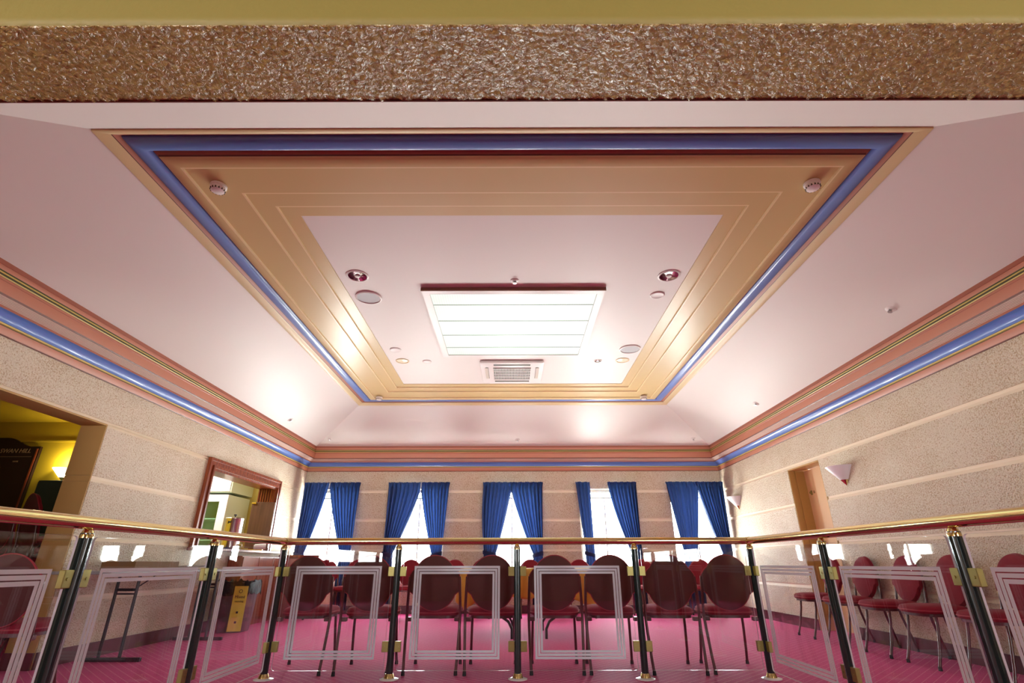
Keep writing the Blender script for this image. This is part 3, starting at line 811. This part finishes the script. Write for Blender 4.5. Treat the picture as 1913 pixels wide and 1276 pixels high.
FL = [(-3.12, 9.28, 'far claret chair beside the sideboard, below the leftmost window', .2), (-2.70, 9.38, 'far claret chair against the wall between the first and second windows', -.1),
      (-1.76, 9.40, 'far claret chair below the second window from the left', 0), (-.98, 9.42, 'far claret chair left of the middle window, farther from the table', .1),
      (-.55, 9.36, 'far claret chair beneath the left curtain of the middle window', -.1), (.31, 9.40, 'far claret chair beneath the right curtain of the middle window', .05),
      (1.13, 9.40, 'far claret chair beneath the slim curtain of the fourth window', -.05), (2.26, 9.42, 'far claret chair between the fourth window and the last', .1),
      (3.20, 9.42, 'far claret chair below the window nearest the right wall', -.1)]
for x, y, l, r in FL: place_chair(l, x, y, PI+r, 'chairs along the window wall')
RL = [(6.88, 'claret chair on the right wall standing before the peach door, its back behind a post'), (6.25, 'claret chair on the right wall just nearer than the peach door'), (5.60, 'claret chair on the right wall, middle of the row of five'),
      (5.02, 'claret chair on the right wall behind the dark slanting post'), (4.36, 'claret chair on the right wall, nearest to the camera')]
for y, l in RL: place_chair(l, 3.665, y, PI/2+random.uniform(-.05, .05), 'chairs along the right wall')
place_chair('claret oval-back chair alone in the wide left opening, seen through the left glass', -3.22, 3.80, .12, 'single chair by the opening')
words = ['bottom', 'second', 'third', 'fourth', 'fifth', 'sixth', 'top']
for k in range(7): place_chair('%s chair of the tall stack beside the opening jamb in the side room' % words[k], -4.68+.004*k, 5.70-.028*k, -.55, 'stacked chairs in the side room', z=.098*k)
for k in range(6): place_chair('%s chair of the shorter stack under the honour board' % (words[k] if k < 5 else 'top'), -5.28, 6.05-.028*k, -.35, 'stacked chairs in the side room', z=.098*k)

# ------------------------------------------------------------------ balustrade
XL_, XR_, YR = -1.878, 1.941, 4.542; PY = [3.467, 2.413, 1.36]
rail = thing('handrail', 'polished brass handrail running round three sides above the glass', 'handrail', (0, YR, 0))
bm = bmesh.new(); zr = .968
def arc(cx, cy, a0, a1, r, n=6): return [(cx+r*math.cos(a0+(a1-a0)*i/n), cy+r*math.sin(a0+(a1-a0)*i/n), zr) for i in range(n+1)]
for pts in ([(XL_, .7-YR, zr), (XL_, -.001, zr)], [(XL_-.001, 0, zr), (XR_+.001, 0, zr)], [(XR_, .001, zr), (XR_, .7-YR, zr)]): tube(bm, pts, .0275, 24)
link('rail_tube', bm, 'brass', rail, True)
bm = bmesh.new()
for x in (XL_, XR_):
    tube(bm, [(x-.0, -.032, zr), (x, .0, zr)], .030, 24)
    lathe(bm, [(0, -.030), (.020, -.028), (.0295, 0), (.020, .028), (0, .030)], 20, c=(x, 0, zr))
link('corner_joint', bm, 'brass', rail, True)
def post(label, x, y, kind):
    t = thing('balustrade_post', label, 'post', (x, y, 0), 0, 'dark green balustrade posts')
    bm = bmesh.new(); tube(bm, [(0, 0, .012), (0, 0, .925)], .0265, 24, ribs=.06); link('post_tube', bm, 'post', t, True)
    bm = bmesh.new(); lathe(bm, [(.0, .945), (.012, .944), (.019, .938), (.024, .926), (.027, .918), (.027, .905), (0, .905)], 20); link('brass_cap', bm, 'brass', t, True)
    bm = bmesh.new(); lathe(bm, [(.072, .001), (.072, .006), (.05, .012), (0, .012)], 28); link('base_plate', bm, 'whitegloss', t, True)
    bm = bmesh.new(); lathe(bm, [(.040, .012), (.036, .026), (.030, .040), (.0, .040)], 24); link('base_flange', bm, 'brass', t, True)
    dirs = {'front': [(1, 0), (-1, 0)], 'cl': [(1, 0), (0, -1)], 'cr': [(-1, 0), (0, -1)], 'side': [(0, 1), (0, -1)]}[kind]
    for z in (.742, .216):
        for dx, dy in dirs:
            bm = bmesh.new()
            if dx: box(bm, min(dx*.024, dx*.072), max(dx*.024, dx*.072), -.014, .014, z-.036, z+.036, 0, .003)
            else: box(bm, -.014, .014, min(dy*.024, dy*.072), max(dy*.024, dy*.072), z-.036, z+.036, 0, .003)
            if dx: tube(bm, [(dx*.052, -.018, z), (dx*.052, .018, z)], .006, 10)
            else: tube(bm, [(-.018, dy*.052, z), (.018, dy*.052, z)], .006, 10)
            link('glass_clamp', bm, 'brass_dull', t)
    return t
FX = [XL_, -.934, .034, .994, XR_]
PLAB = ['front left corner post of the glass balustrade', 'dark green post second from left along the front glass', 'dark green post at the middle of the front glass',
        'dark green post fourth from left along the front glass', 'front right corner post of the glass balustrade']
for k, x in enumerate(FX): post(PLAB[k], x, YR, 'cl' if k == 0 else 'cr' if k == 4 else 'front')
for s, x in (('left', XL_), ('right', XR_)):
    for k, y in enumerate(PY): post('dark green post on the %s run, %s' % (s, ['next to the corner post', 'large, leaning across the picture edge', 'nearest the camera'][k]), x, y, 'side')
def pane(label, horiz, fixed, a, b, etch=True):
    t = thing('glass_panel', label, 'glass panel', (0, 0, 0), 0, 'glass balustrade panels')
    a, b = a+.048, b-.048; zt, zb_ = .912, .058; r = .02
    lp = []
    for cx_, cz, s0 in ((b-r, zt-r, 0), (a+r, zt-r, PI/2), (a+r, zb_+r, PI), (b-r, zb_+r, 1.5*PI)):
        for i in range(5): th = s0+PI/2*i/4; lp.append((cx_+r*math.cos(th), cz+r*math.sin(th)))
    bm = bmesh.new(); hx = .005
    L = []
    for w in (-hx, hx): L.append([bm.verts.new((u, fixed+w, v) if horiz else (fixed+w, u, v)) for u, v in lp])
    n = len(lp)
    for j in range(n): f = bm.faces.new((L[0][j], L[0][(j+1) % n], L[1][(j+1) % n], L[1][j])); f.material_index = 1
    bm.faces.new(L[0]); bm.faces.new(list(reversed(L[1])))
    bmesh.ops.recalc_face_normals(bm, faces=bm.faces[:])
    link('pane', bm, ['glass', 'edge_glass'], t)
    if etch:
        bm = bmesh.new(); c = (a+b)/2; hw = .345 if horiz else (b-a)/2-.115; z0, z1 = .131, .782
        if not horiz: hw = .393
        sgn = 1 if fixed > 0 else -1
        for k in range(3):
            o = k*.0215; w = .0165
            X0, X1, Z0, Z1 = c-hw+o, c+hw-o, z0+o, z1-o
            for (p, q, r_, s_) in ((X0, X1, Z0, Z0+w), (X0, X1, Z1-w, Z1), (X0, X0+w, Z0+w, Z1-w), (X1-w, X1, Z0+w, Z1-w)):
                if horiz: box(bm, p, q, fixed-hx-.0012, fixed-hx-.0002, r_, s_)
                else:
                    e = fixed-sgn*(hx+.0007); box(bm, e-.0005, e+.0005, p, q, r_, s_)
        link('etched_border', bm, 'etch', t)
    return t
M['edge_glass'] = pm('bright_glass_edge', (.80, .72, .78), .2, emit=None)
GL = ['clear glass panel with etched border, leftmost along the front', 'clear glass panel with etched border, left of the middle post',
      'clear glass panel with etched border, right of the middle post', 'plain clear glass panel without border, rightmost along the front']
for k in range(4): pane(GL[k], True, YR, FX[k], FX[k+1], k != 3)
ys = [YR]+PY
for s, x in (('left', XL_), ('right', XR_)):
    for k in range(3): pane('clear glass panel with etched border on the %s run, %s' % (s, ['next to the corner', 'second from the corner', 'cut off by the picture edge'][k]), False, x, ys[k+1], ys[k])

# ------------------------------------------------------------------ table with golden cloth
TB = thing('folding_table', 'round-legged folding table hidden under a golden cloth in the middle of the room', 'table', (.185, 7.2, 0))
link('tabletop', B(-.80, .80, -.42, .42, .71, .738, bevel=.006), 'table_top', TB)
for sx in (-1, 1):
    for sy in (-1, 1):
        bm = bmesh.new(); x = sx*.42
        tube(bm, [(sx*.70, sy*.08, .70), (sx*.62, sy*.12, .45), (sx*.40, sy*.22, .26), (sx*.24, sy*.34, .17), (sx*.20, sy*.40, .10), (sx*.20, sy*.405, .0)], .016, 10)
        link('leg', bm, 'black', TB, True)
def cloth():
    bm = bmesh.new(); hx, hy, n = .815, .435, 240; rows = []
    def per(s):   # position on the rectangle, outward normal
        P = 4*(hx+hy); d = (s % 1)*P
        for (L, o, e, nn) in ((2*hx, (-hx, -hy), (1, 0), (0, -1)), (2*hy, (hx, -hy), (0, 1), (1, 0)), (2*hx, (hx, hy), (-1, 0), (0, 1)), (2*hy, (-hx, hy), (0, -1), (-1, 0))):
            if d <= L: return o[0]+e[0]*d, o[1]+e[1]*d, nn[0], nn[1], min(d, L-d)
            d -= L
        return -hx, -hy, -1, 0, 0
    m = 12
    top = []
    for j in range(m+1):
        row = []
        for i in range(n):
            x, y, nx, ny, dc = per(i/n)
            drop = .30+.14*math.exp(-(dc/.16)**2)+.03*math.sin(i*.21)
            v = j/m; fold = (.018+.03*v)*math.sin(i*2*PI/n*26+.5*math.sin(i*.13))+.03*v*math.exp(-(dc/.1)**2)
            cr = math.exp(-(dc/.03)**2)
            if v == 0: fold = 0
            row.append(bm.verts.new((x+nx*(fold+.012*(v > 0)), y+ny*(fold+.012*(v > 0)), .742-(drop*v))))
        rows.append(row)
    for a, b in zip(rows, rows[1:]):
        for i in range(n): bm.faces.new((a[i], a[(i+1) % n], b[(i+1) % n], b[i])).smooth = True
    bm.faces.new(rows[0])
    bmesh.ops.recalc_face_normals(bm, faces=bm.faces[:])
    bmesh.ops.solidify(bm, geom=bm.faces[:], thickness=-.0015)
    o = link('tablecloth', bm, 'tablecloth', loc=(.185, 7.2, 0)); tag(o, 'golden yellow tablecloth draped over the table behind the front chairs', 'tablecloth')
cloth()

# ------------------------------------------------------------------ folding table along the left wall
T2 = thing('folding_table', 'long grey trestle table with black folding legs against the left wall', 'table', (-3.62, 5.95, 0))
link('tabletop', B(-.31, .31, -1.32, 1.22, .722, .745, bevel=.006), 'table_top', T2)
for sy in (-.62, .78):
    bm = bmesh.new()
    for sx in (-.095, .095):
        tube(bm, [(sx, sy, .72), (sx, sy, .03)], .0135, 10)
    tube(bm, [(-.095, sy, .58), (.095, sy, .58)], .012, 8); tube(bm, [(-.095, sy, .545), (.095, sy, .545)], .007, 8)
    tube(bm, [(.095, sy, .60), (.12, sy+.10, .66), (.12, sy+.22, .715)], .006, 8)
    box(bm, -.27, .29, sy-.016, sy+.016, .002, .034, 0, .004)
    link('leg_frame', bm, 'black', T2)
tr = thing('tray', 'shallow brown cardboard tray on the trestle table', 'tray', (-3.70, 5.62, .746))
bm = bmesh.new(); box(bm, -.16, .16, -.38, .30, 0, .008)
for a in ((-.16, -.15, -.38, .30), (.15, .16, -.38, .30), (-.15, .15, -.38, -.37), (-.15, .15, .29, .30)): box(bm, *a, .008, .078)
link('tray_shell', bm, 'card', tr)
bm = bmesh.new(); rnd = random.Random(4)
for i in range(5):
    x, y = -.06+.02*i, -.1+.08*i
    pts = [(x+.05*math.cos(a*.7), y+.05*math.sin(a), .04+.03*abs(math.sin(a*.5+i))) for a in [j*.5 for j in range(12)]]
    tube(bm, pts, .006, 6)
o = link('coiled_cable', bm, 'black', loc=(-3.70, 5.62, .750)); tag(o, 'coiled dark cables heaped in the cardboard tray', 'cable')
bm = B(-.13, .15, -.20, .22, 0, .014, bevel=.003); o = link('clipboard', bm, 'brownwood', loc=(-3.66, 6.26, .7635), rot=(.06, 0, -.15)); tag(o, 'thin dark board lying beyond the cardboard tray on the trestle table', 'board')

# ------------------------------------------------------------------ bin with yellow notice
bn = thing('waste_bin', 'dull grey waste bin lined with a black bag beside the trestle table', 'bin', (-3.62, 7.55, 0))
bm = bmesh.new()
def sq(r, n=24, e=.45): return [(r*math.copysign(abs(math.cos(2*PI*i/n))**e, math.cos(2*PI*i/n)), r*math.copysign(abs(math.sin(2*PI*i/n))**e, math.sin(2*PI*i/n))) for i in range(n)]
loft(bm, sq(.2), [(0, .003), (.78, .003), (.8, .01), (1., .56), (1., .57), (.96, .57), (.94, .53), (0, .52)], 'XY'); link('bin_body', bm, 'binplastic', bn, True)
bm = bmesh.new(); loop = []; N = 48
rings = []
for k, (r, z) in enumerate([(.19, .50), (.206, .575), (.212, .59), (.216, .575), (.222, .50), (.226, .44)]):
    rings.append([bm.verts.new(((r+.006*math.sin(j*1.7+k))*u, (r+.006*math.sin(j*2.3+k))*v, z+.012*math.sin(j*.9+k)+(.02*math.sin(j*1.9) if k in (2, 5) else 0))) for j, (u, v) in enumerate([(p[0]/.2, p[1]/.2) for p in sq(.2, N)])])
for a, b in zip(rings, rings[1:]):
    for j in range(N): bm.faces.new((a[j], a[(j+1) % N], b[(j+1) % N], b[j]))
bmesh.ops.solidify(bm, geom=bm.faces[:], thickness=.002); link('bin_liner', bm, 'liner', bn, True)
sg = thing('notice', 'tall yellow recycling notice standing in front of the waste bin', 'sign', (-3.475, 7.27, .0), .25)
bm = B(-.08, .08, 0, .006, .03, .54); bm.transform(Matrix.Rotation(-.04, 4, 'X')); link('notice_card', bm, 'sign_yellow', sg)
R90 = Matrix.Rotation(PI/2, 4, 'X')
def sgn(s, z, size): text_mesh('lettering', s, size, 'ink', sg, Matrix.Rotation(-.04, 4, 'X') @ Matrix.Translation((0, -.002, z)) @ R90)
sgn('Mixed', .40, .048); sgn('recycling', .355, .028)
bm = bmesh.new()
lathe(bm, [(.016, 0), (.022, 0), (.022, .004), (.016, .004), (.016, 0)], 16); bm.transform(Matrix.Rotation(-.04, 4, 'X') @ Matrix.Translation((0, -.001, .48)) @ R90)
for z in (.24, .13): box(bm, -.012, .012, -.004+z*.04, -.002+z*.04, z-.012, z+.012)
link('notice_symbol', bm, 'ink', sg)

# ------------------------------------------------------------------ servery hatch
ht = thing('serving_hatch', 'mahogany framed servery hatch opening in the left wall', 'hatch', (-XW, 7.85, 0))
y0, y1, z0, z1 = 6.745-7.85, 8.965-7.85, .955, 2.085
bm = bmesh.new()
def arch(bm, d, w, h0, h1):   # rectangular ring, inset d..d+w, projecting h0..h1
    a, b, c, e = y0+d, y1-d, z0+d*.35, z1-d
    box(bm, h0, h1, a, a+w, c, e); box(bm, h0, h1, b-w, b, c, e); box(bm, h0, h1, a+w, b-w, e-w, e)
arch(bm, 0, .035, 0, .045); arch(bm, .035, .055, 0, .03); arch(bm, .09, .03, 0, .05); arch(bm, .12, .03, -.02, .02)
link('architrave', bm, 'redwood', ht)
bm = bmesh.new(); box(bm, -.26, .10, y0-.02, y1+.25, z0-.0, z0+.035, 0, .006); link('counter', bm, 'redwood', ht)
bm = bmesh.new()
ya, yb2, za, zb3 = HA[0]-7.85, HA[1]-7.85, HA[2], HA[3]
box(bm, -.25, -.002, ya-.0, ya+.012, za, zb3); box(bm, -.25, -.002, yb2-.012, yb2, za, zb3); box(bm, -.25, -.002, ya+.012, yb2-.012, zb3-.012, zb3)
for k in range(6): 
    for yy_ in ((ya+.012, ya+.022+.006*(k % 2)), (yb2-.028, yb2-.012)):
        box(bm, -.245+.04*k, -.225+.04*k, yy_[0], yy_[1], za+.01, zb3-.013)
link('fluted_lining', bm, 'redwood', ht)
lf = thing('shutter_leaf', 'brown veneer shutter leaf folded back at the far end of the hatch', 'shutter', (-4.02, 8.66, 0))
link('leaf', B(-.20, .17, 0, .025, 1.03, 1.72, bevel=.003), 'brownwood', lf)
bm = bmesh.new(); box(bm, -.20, -.13, -.012, 0, 1.695, 1.715); box(bm, -.16, .10, -.012, 0, .992, 1.012); link('brass_bolt', bm, 'brass', lf)

ur = thing('hot_water_urn', 'stainless steel hot water urn standing on the hatch counter', 'urn', (-4.07, 7.92, .991))
bm = bmesh.new(); lathe(bm, [(0, 0), (.115, 0), (.118, .01), (.12, .03), (.12, .40), (.124, .41), (.124, .42), (.11, .43), (0, .435)], 32); link('urn_body', bm, 'steel', ur, True)
bm = bmesh.new(); lathe(bm, [(.008, .435), (.008, .455), (.022, .46), (.022, .475), (0, .48)], 14)
for s in (-1, 1): tube(bm, [(0, s*.12, .36), (0, s*.16, .37), (0, s*.16, .34)], .008, 8)
link('handles', bm, 'black', ur, True)
bm = bmesh.new(); tube(bm, [(.11, 0, .06), (.17, 0, .06), (.175, 0, .03)], .012, 10); link('tap', bm, 'chrome', ur, True)
cp = thing('paper_cup', 'stack of white paper cups lying on the hatch counter by the urn', 'cups', (-3.86, 8.22, .992), .5)
bm = bmesh.new()
for i in range(5): lathe(bm, [(.028, 0), (.038, .10), (.040, .10), (.037, .012)], 18, c=(0, 0, 0)); bmesh.ops.translate(bm, verts=bm.verts[-72:], vec=(0, 0, .016*i))
bm.transform(Matrix.Translation((0, 0, .041)) @ Matrix.Rotation(1.52, 4, 'Y')); link('cup_sleeve', bm, 'paper', cp, True)

oc = thing('wall_cupboard', 'white overhead kitchen cupboard seen through the hatch', 'cupboard', (-5.0, 9.2, 0))
link('cabinet_body', B(-.75, .30, -.35, .395, 1.90, 2.19), 'palegreen', oc)
link('door', B(-.22, .28, -.372, -.352, 1.915, 2.175), 'whitegloss', oc); link('door', B(-.74, -.24, -.372, -.352, 1.915, 2.175), 'whitegloss', oc)
fr = thing('display_fridge', 'pale green glass-fronted cabinet below the overhead cupboard in the kitchen', 'cabinet', (-5.05, 9.2, 0))
bm = bmesh.new(); box(bm, -.70, .33, .30, .38, 0, 1.86); box(bm, -.70, -.64, -.35, .30, 0, 1.86); box(bm, .27, .33, -.35, .30, 0, 1.86); box(bm, -.64, .27, -.35, .30, 1.80, 1.86); box(bm, -.64, .27, -.35, .30, 0, .85)
for z in (1.15, 1.48): box(bm, -.64, .27, -.28, .30, z, z+.015)
link('cabinet_body', bm, 'palegreen', fr)
link('glass_door', B(-.64, .27, -.35, -.342, .86, 1.79), 'greenglass', fr)
bm = bmesh.new(); box(bm, .20, .33, -.37, -.351, .85, 1.86); box(bm, -.64, .20, -.37, -.351, 1.75, 1.86); link('door_frame', bm, 'whitegloss', fr)

cb = thing('base_cabinet', 'low mahogany cabinet with panelled doors below the hatch', 'cabinet', (-3.86, 8.5, 0))
link('cabinet_body', B(-.10, .09, -.75, .72, .0, .905), 'cabwood', cb)
for k in range(3):
    a = -.74+k*.49
    d = link('door', B(.091, .108, a, a+.475, .09, .89, bevel=.004), 'cabwood', cb)
    bm = bmesh.new(); box(bm, .109, .122, a+.44, a+.455, .45, .60, 0, .003); link('handle', bm, 'brass_dull', d)
sb = thing('sideboard', 'pinkish sideboard with a red mahogany top in the left corner under the window', 'sideboard', (-3.60, 9.60, 0))
link('cabinet_body', B(-.34, .29, -.20, .16, .0, .895), pm('rose_laminate', (.42, .17, .16), .45), sb)
link('top', B(-.35, .33, -.235, .18, .896, .935, bevel=.004), 'redwood', sb)
for k in range(2): link('door', B(-.33+k*.31, -.03+k*.31, -.215, -.201, .06, .88, bevel=.003), pm('rose_door', (.46, .20, .19), .45), sb)

# ------------------------------------------------------------------ side room
hb = thing('honour_board', 'dark walnut honour board with arched top and gilt lettering on the olive wall', 'honour board', (-6.95, 6.99, 0))
bm = bmesh.new(); pts = []
for i in range(25):
    x = -.54+1.08*i/24; u = abs(x)/.54
    pts.append((x, 2.27+.12*(1-smoothstep((u-.12)/.65))))
out = [(-.54, 1.25)]+pts+[(.54, 1.25)]
f1 = [bm.verts.new((x, -.035, z)) for x, z in out]; f2 = [bm.verts.new((x, 0, z)) for x, z in out]
bm.faces.new(f1); bm.faces.new(list(reversed(f2)))
for i in range(len(out)): j = (i+1) % len(out); bm.faces.new((f1[i], f1[j], f2[j], f2[i]))
bmesh.ops.recalc_face_normals(bm, faces=bm.faces[:]); link('board_panel', bm, 'board', hb)
text_mesh('lettering', 'SWAN HILL', .081, 'gilt', hb, Matrix.Translation((.425, -.037, 2.185)) @ R90, shear=.25, align='RIGHT')
text_mesh('lettering', 'YEAR', .028, 'gilt', hb, Matrix.Translation((.0, -.037, 2.06)) @ R90)
text_mesh('lettering', 'NAME', .028, 'gilt', hb, Matrix.Translation((.27, -.037, 2.06)) @ R90)
bm = bmesh.new(); box(bm, -.46, .46, -.037, -.035, 2.13, 2.134)
link('gilt_rule', bm, 'gilt', hb)
bm = bmesh.new(); box(bm, -.52, -.50, -.04, -.035, 1.27, 2.24); box(bm, .50, .52, -.042, -.035, 1.27, 2.24); link('board_moulding', bm, 'cabwood', hb)
gc = thing('tall_cabinet', 'tall dark green cabinet below the glowing wall light', 'cabinet', (-5.78, 6.86, 0))
link('cabinet_body', B(-.30, .40, -.12, .13, 0, 1.79, bevel=.004), 'darkgreen', gc)
link('door', B(-.29, .04, -.135, -.121, .06, 1.77), 'darkgreen', gc); link('door', B(.055, .39, -.135, -.121, .06, 1.77), 'darkgreen', gc)

# ------------------------------------------------------------------ light
SKY, GROUND_FILL = 24., 62.
w = bpy.data.worlds.new('world'); sc.world = w; w.use_nodes = True
bg = w.node_tree.nodes['Background']; nt = w.node_tree
# overcast sky above the horizon, brighter fill added below it to light the ceiling
tc = nt.nodes.new('ShaderNodeTexCoord'); sp = nt.nodes.new('ShaderNodeSeparateXYZ'); nt.links.new(tc.outputs['Generated'], sp.inputs[0])
rr = nt.nodes.new('ShaderNodeMapRange'); rr.inputs['From Min'].default_value = -.06; rr.inputs['From Max'].default_value = .03
nt.links.new(sp.outputs[2], rr.inputs['Value'])
mx = nt.nodes.new('ShaderNodeMix'); mx.data_type = 'RGBA'; mx.inputs['A'].default_value = (GROUND_FILL*1., GROUND_FILL*.97, GROUND_FILL*.93, 1); mx.inputs['B'].default_value = (SKY*.9, SKY*.96, SKY, 1)
nt.links.new(rr.outputs[0], mx.inputs['Factor']); nt.links.new(mx.outputs['Result'], bg.inputs[0]); bg.inputs[1].default_value = 1.
def light(name, kind, loc, rot=(0, 0, 0), energy=10, size=None, col=(1, 1, 1), portal=False, radius=None):
    l = bpy.data.lights.new(name, kind); l.energy = energy; l.color = col
    if size: l.shape = 'RECTANGLE'; l.size, l.size_y = size
    if radius is not None: l.shadow_soft_size = radius
    if portal: l.cycles.is_portal = True
    o = bpy.data.objects.new(name, l); COL.objects.link(o); o.location = loc; o.rotation_euler = rot
    return o
for a, b in WIN: light('window_portal', 'AREA', ((a+b)/2, YB+.26, (WZ0+WZ1)/2), (-PI/2, 0, 0), size=(b-a, WZ1-WZ0), portal=True)
for a, b in FW: light('window_portal', 'AREA', ((a+b)/2, -4.38, 1.5), (PI/2, 0, 0), size=(b-a, 1.4), portal=True)
light('wall_light_bulb', 'POINT', (-6.0, 6.90, 2.06), energy=9, col=(1, .82, .45), radius=.04)
for x in (-7.2,): light('side_room_fill', 'POINT', (x, 4.6, 2.45), energy=5, col=(1, .85, .6), radius=.1)  # unseen fill lamp for the side room, no fitting modelled
light('kitchen_area_light', 'AREA', (-5.4, 8.3, 2.58), (0, 0, 0), energy=60, size=(1.4, .3), col=(1, 1, .9))  # unseen area light over the kitchen, no fitting modelled

# ------------------------------------------------------------------ colour & render hints
sc.view_settings.view_transform = 'Standard'; sc.view_settings.look = 'None'
sc.view_settings.gamma = 1; sc.view_settings.use_curve_mapping = False
sc.view_settings.exposure = 0.2
cy = sc.cycles
cy.use_denoising = True; cy.max_bounces = 8; cy.diffuse_bounces = 5; cy.glossy_bounces = 4; cy.transmission_bounces = 4; cy.transparent_max_bounces = 24
cy.caustics_reflective = False; cy.caustics_refractive = False; cy.sample_clamp_indirect = 8
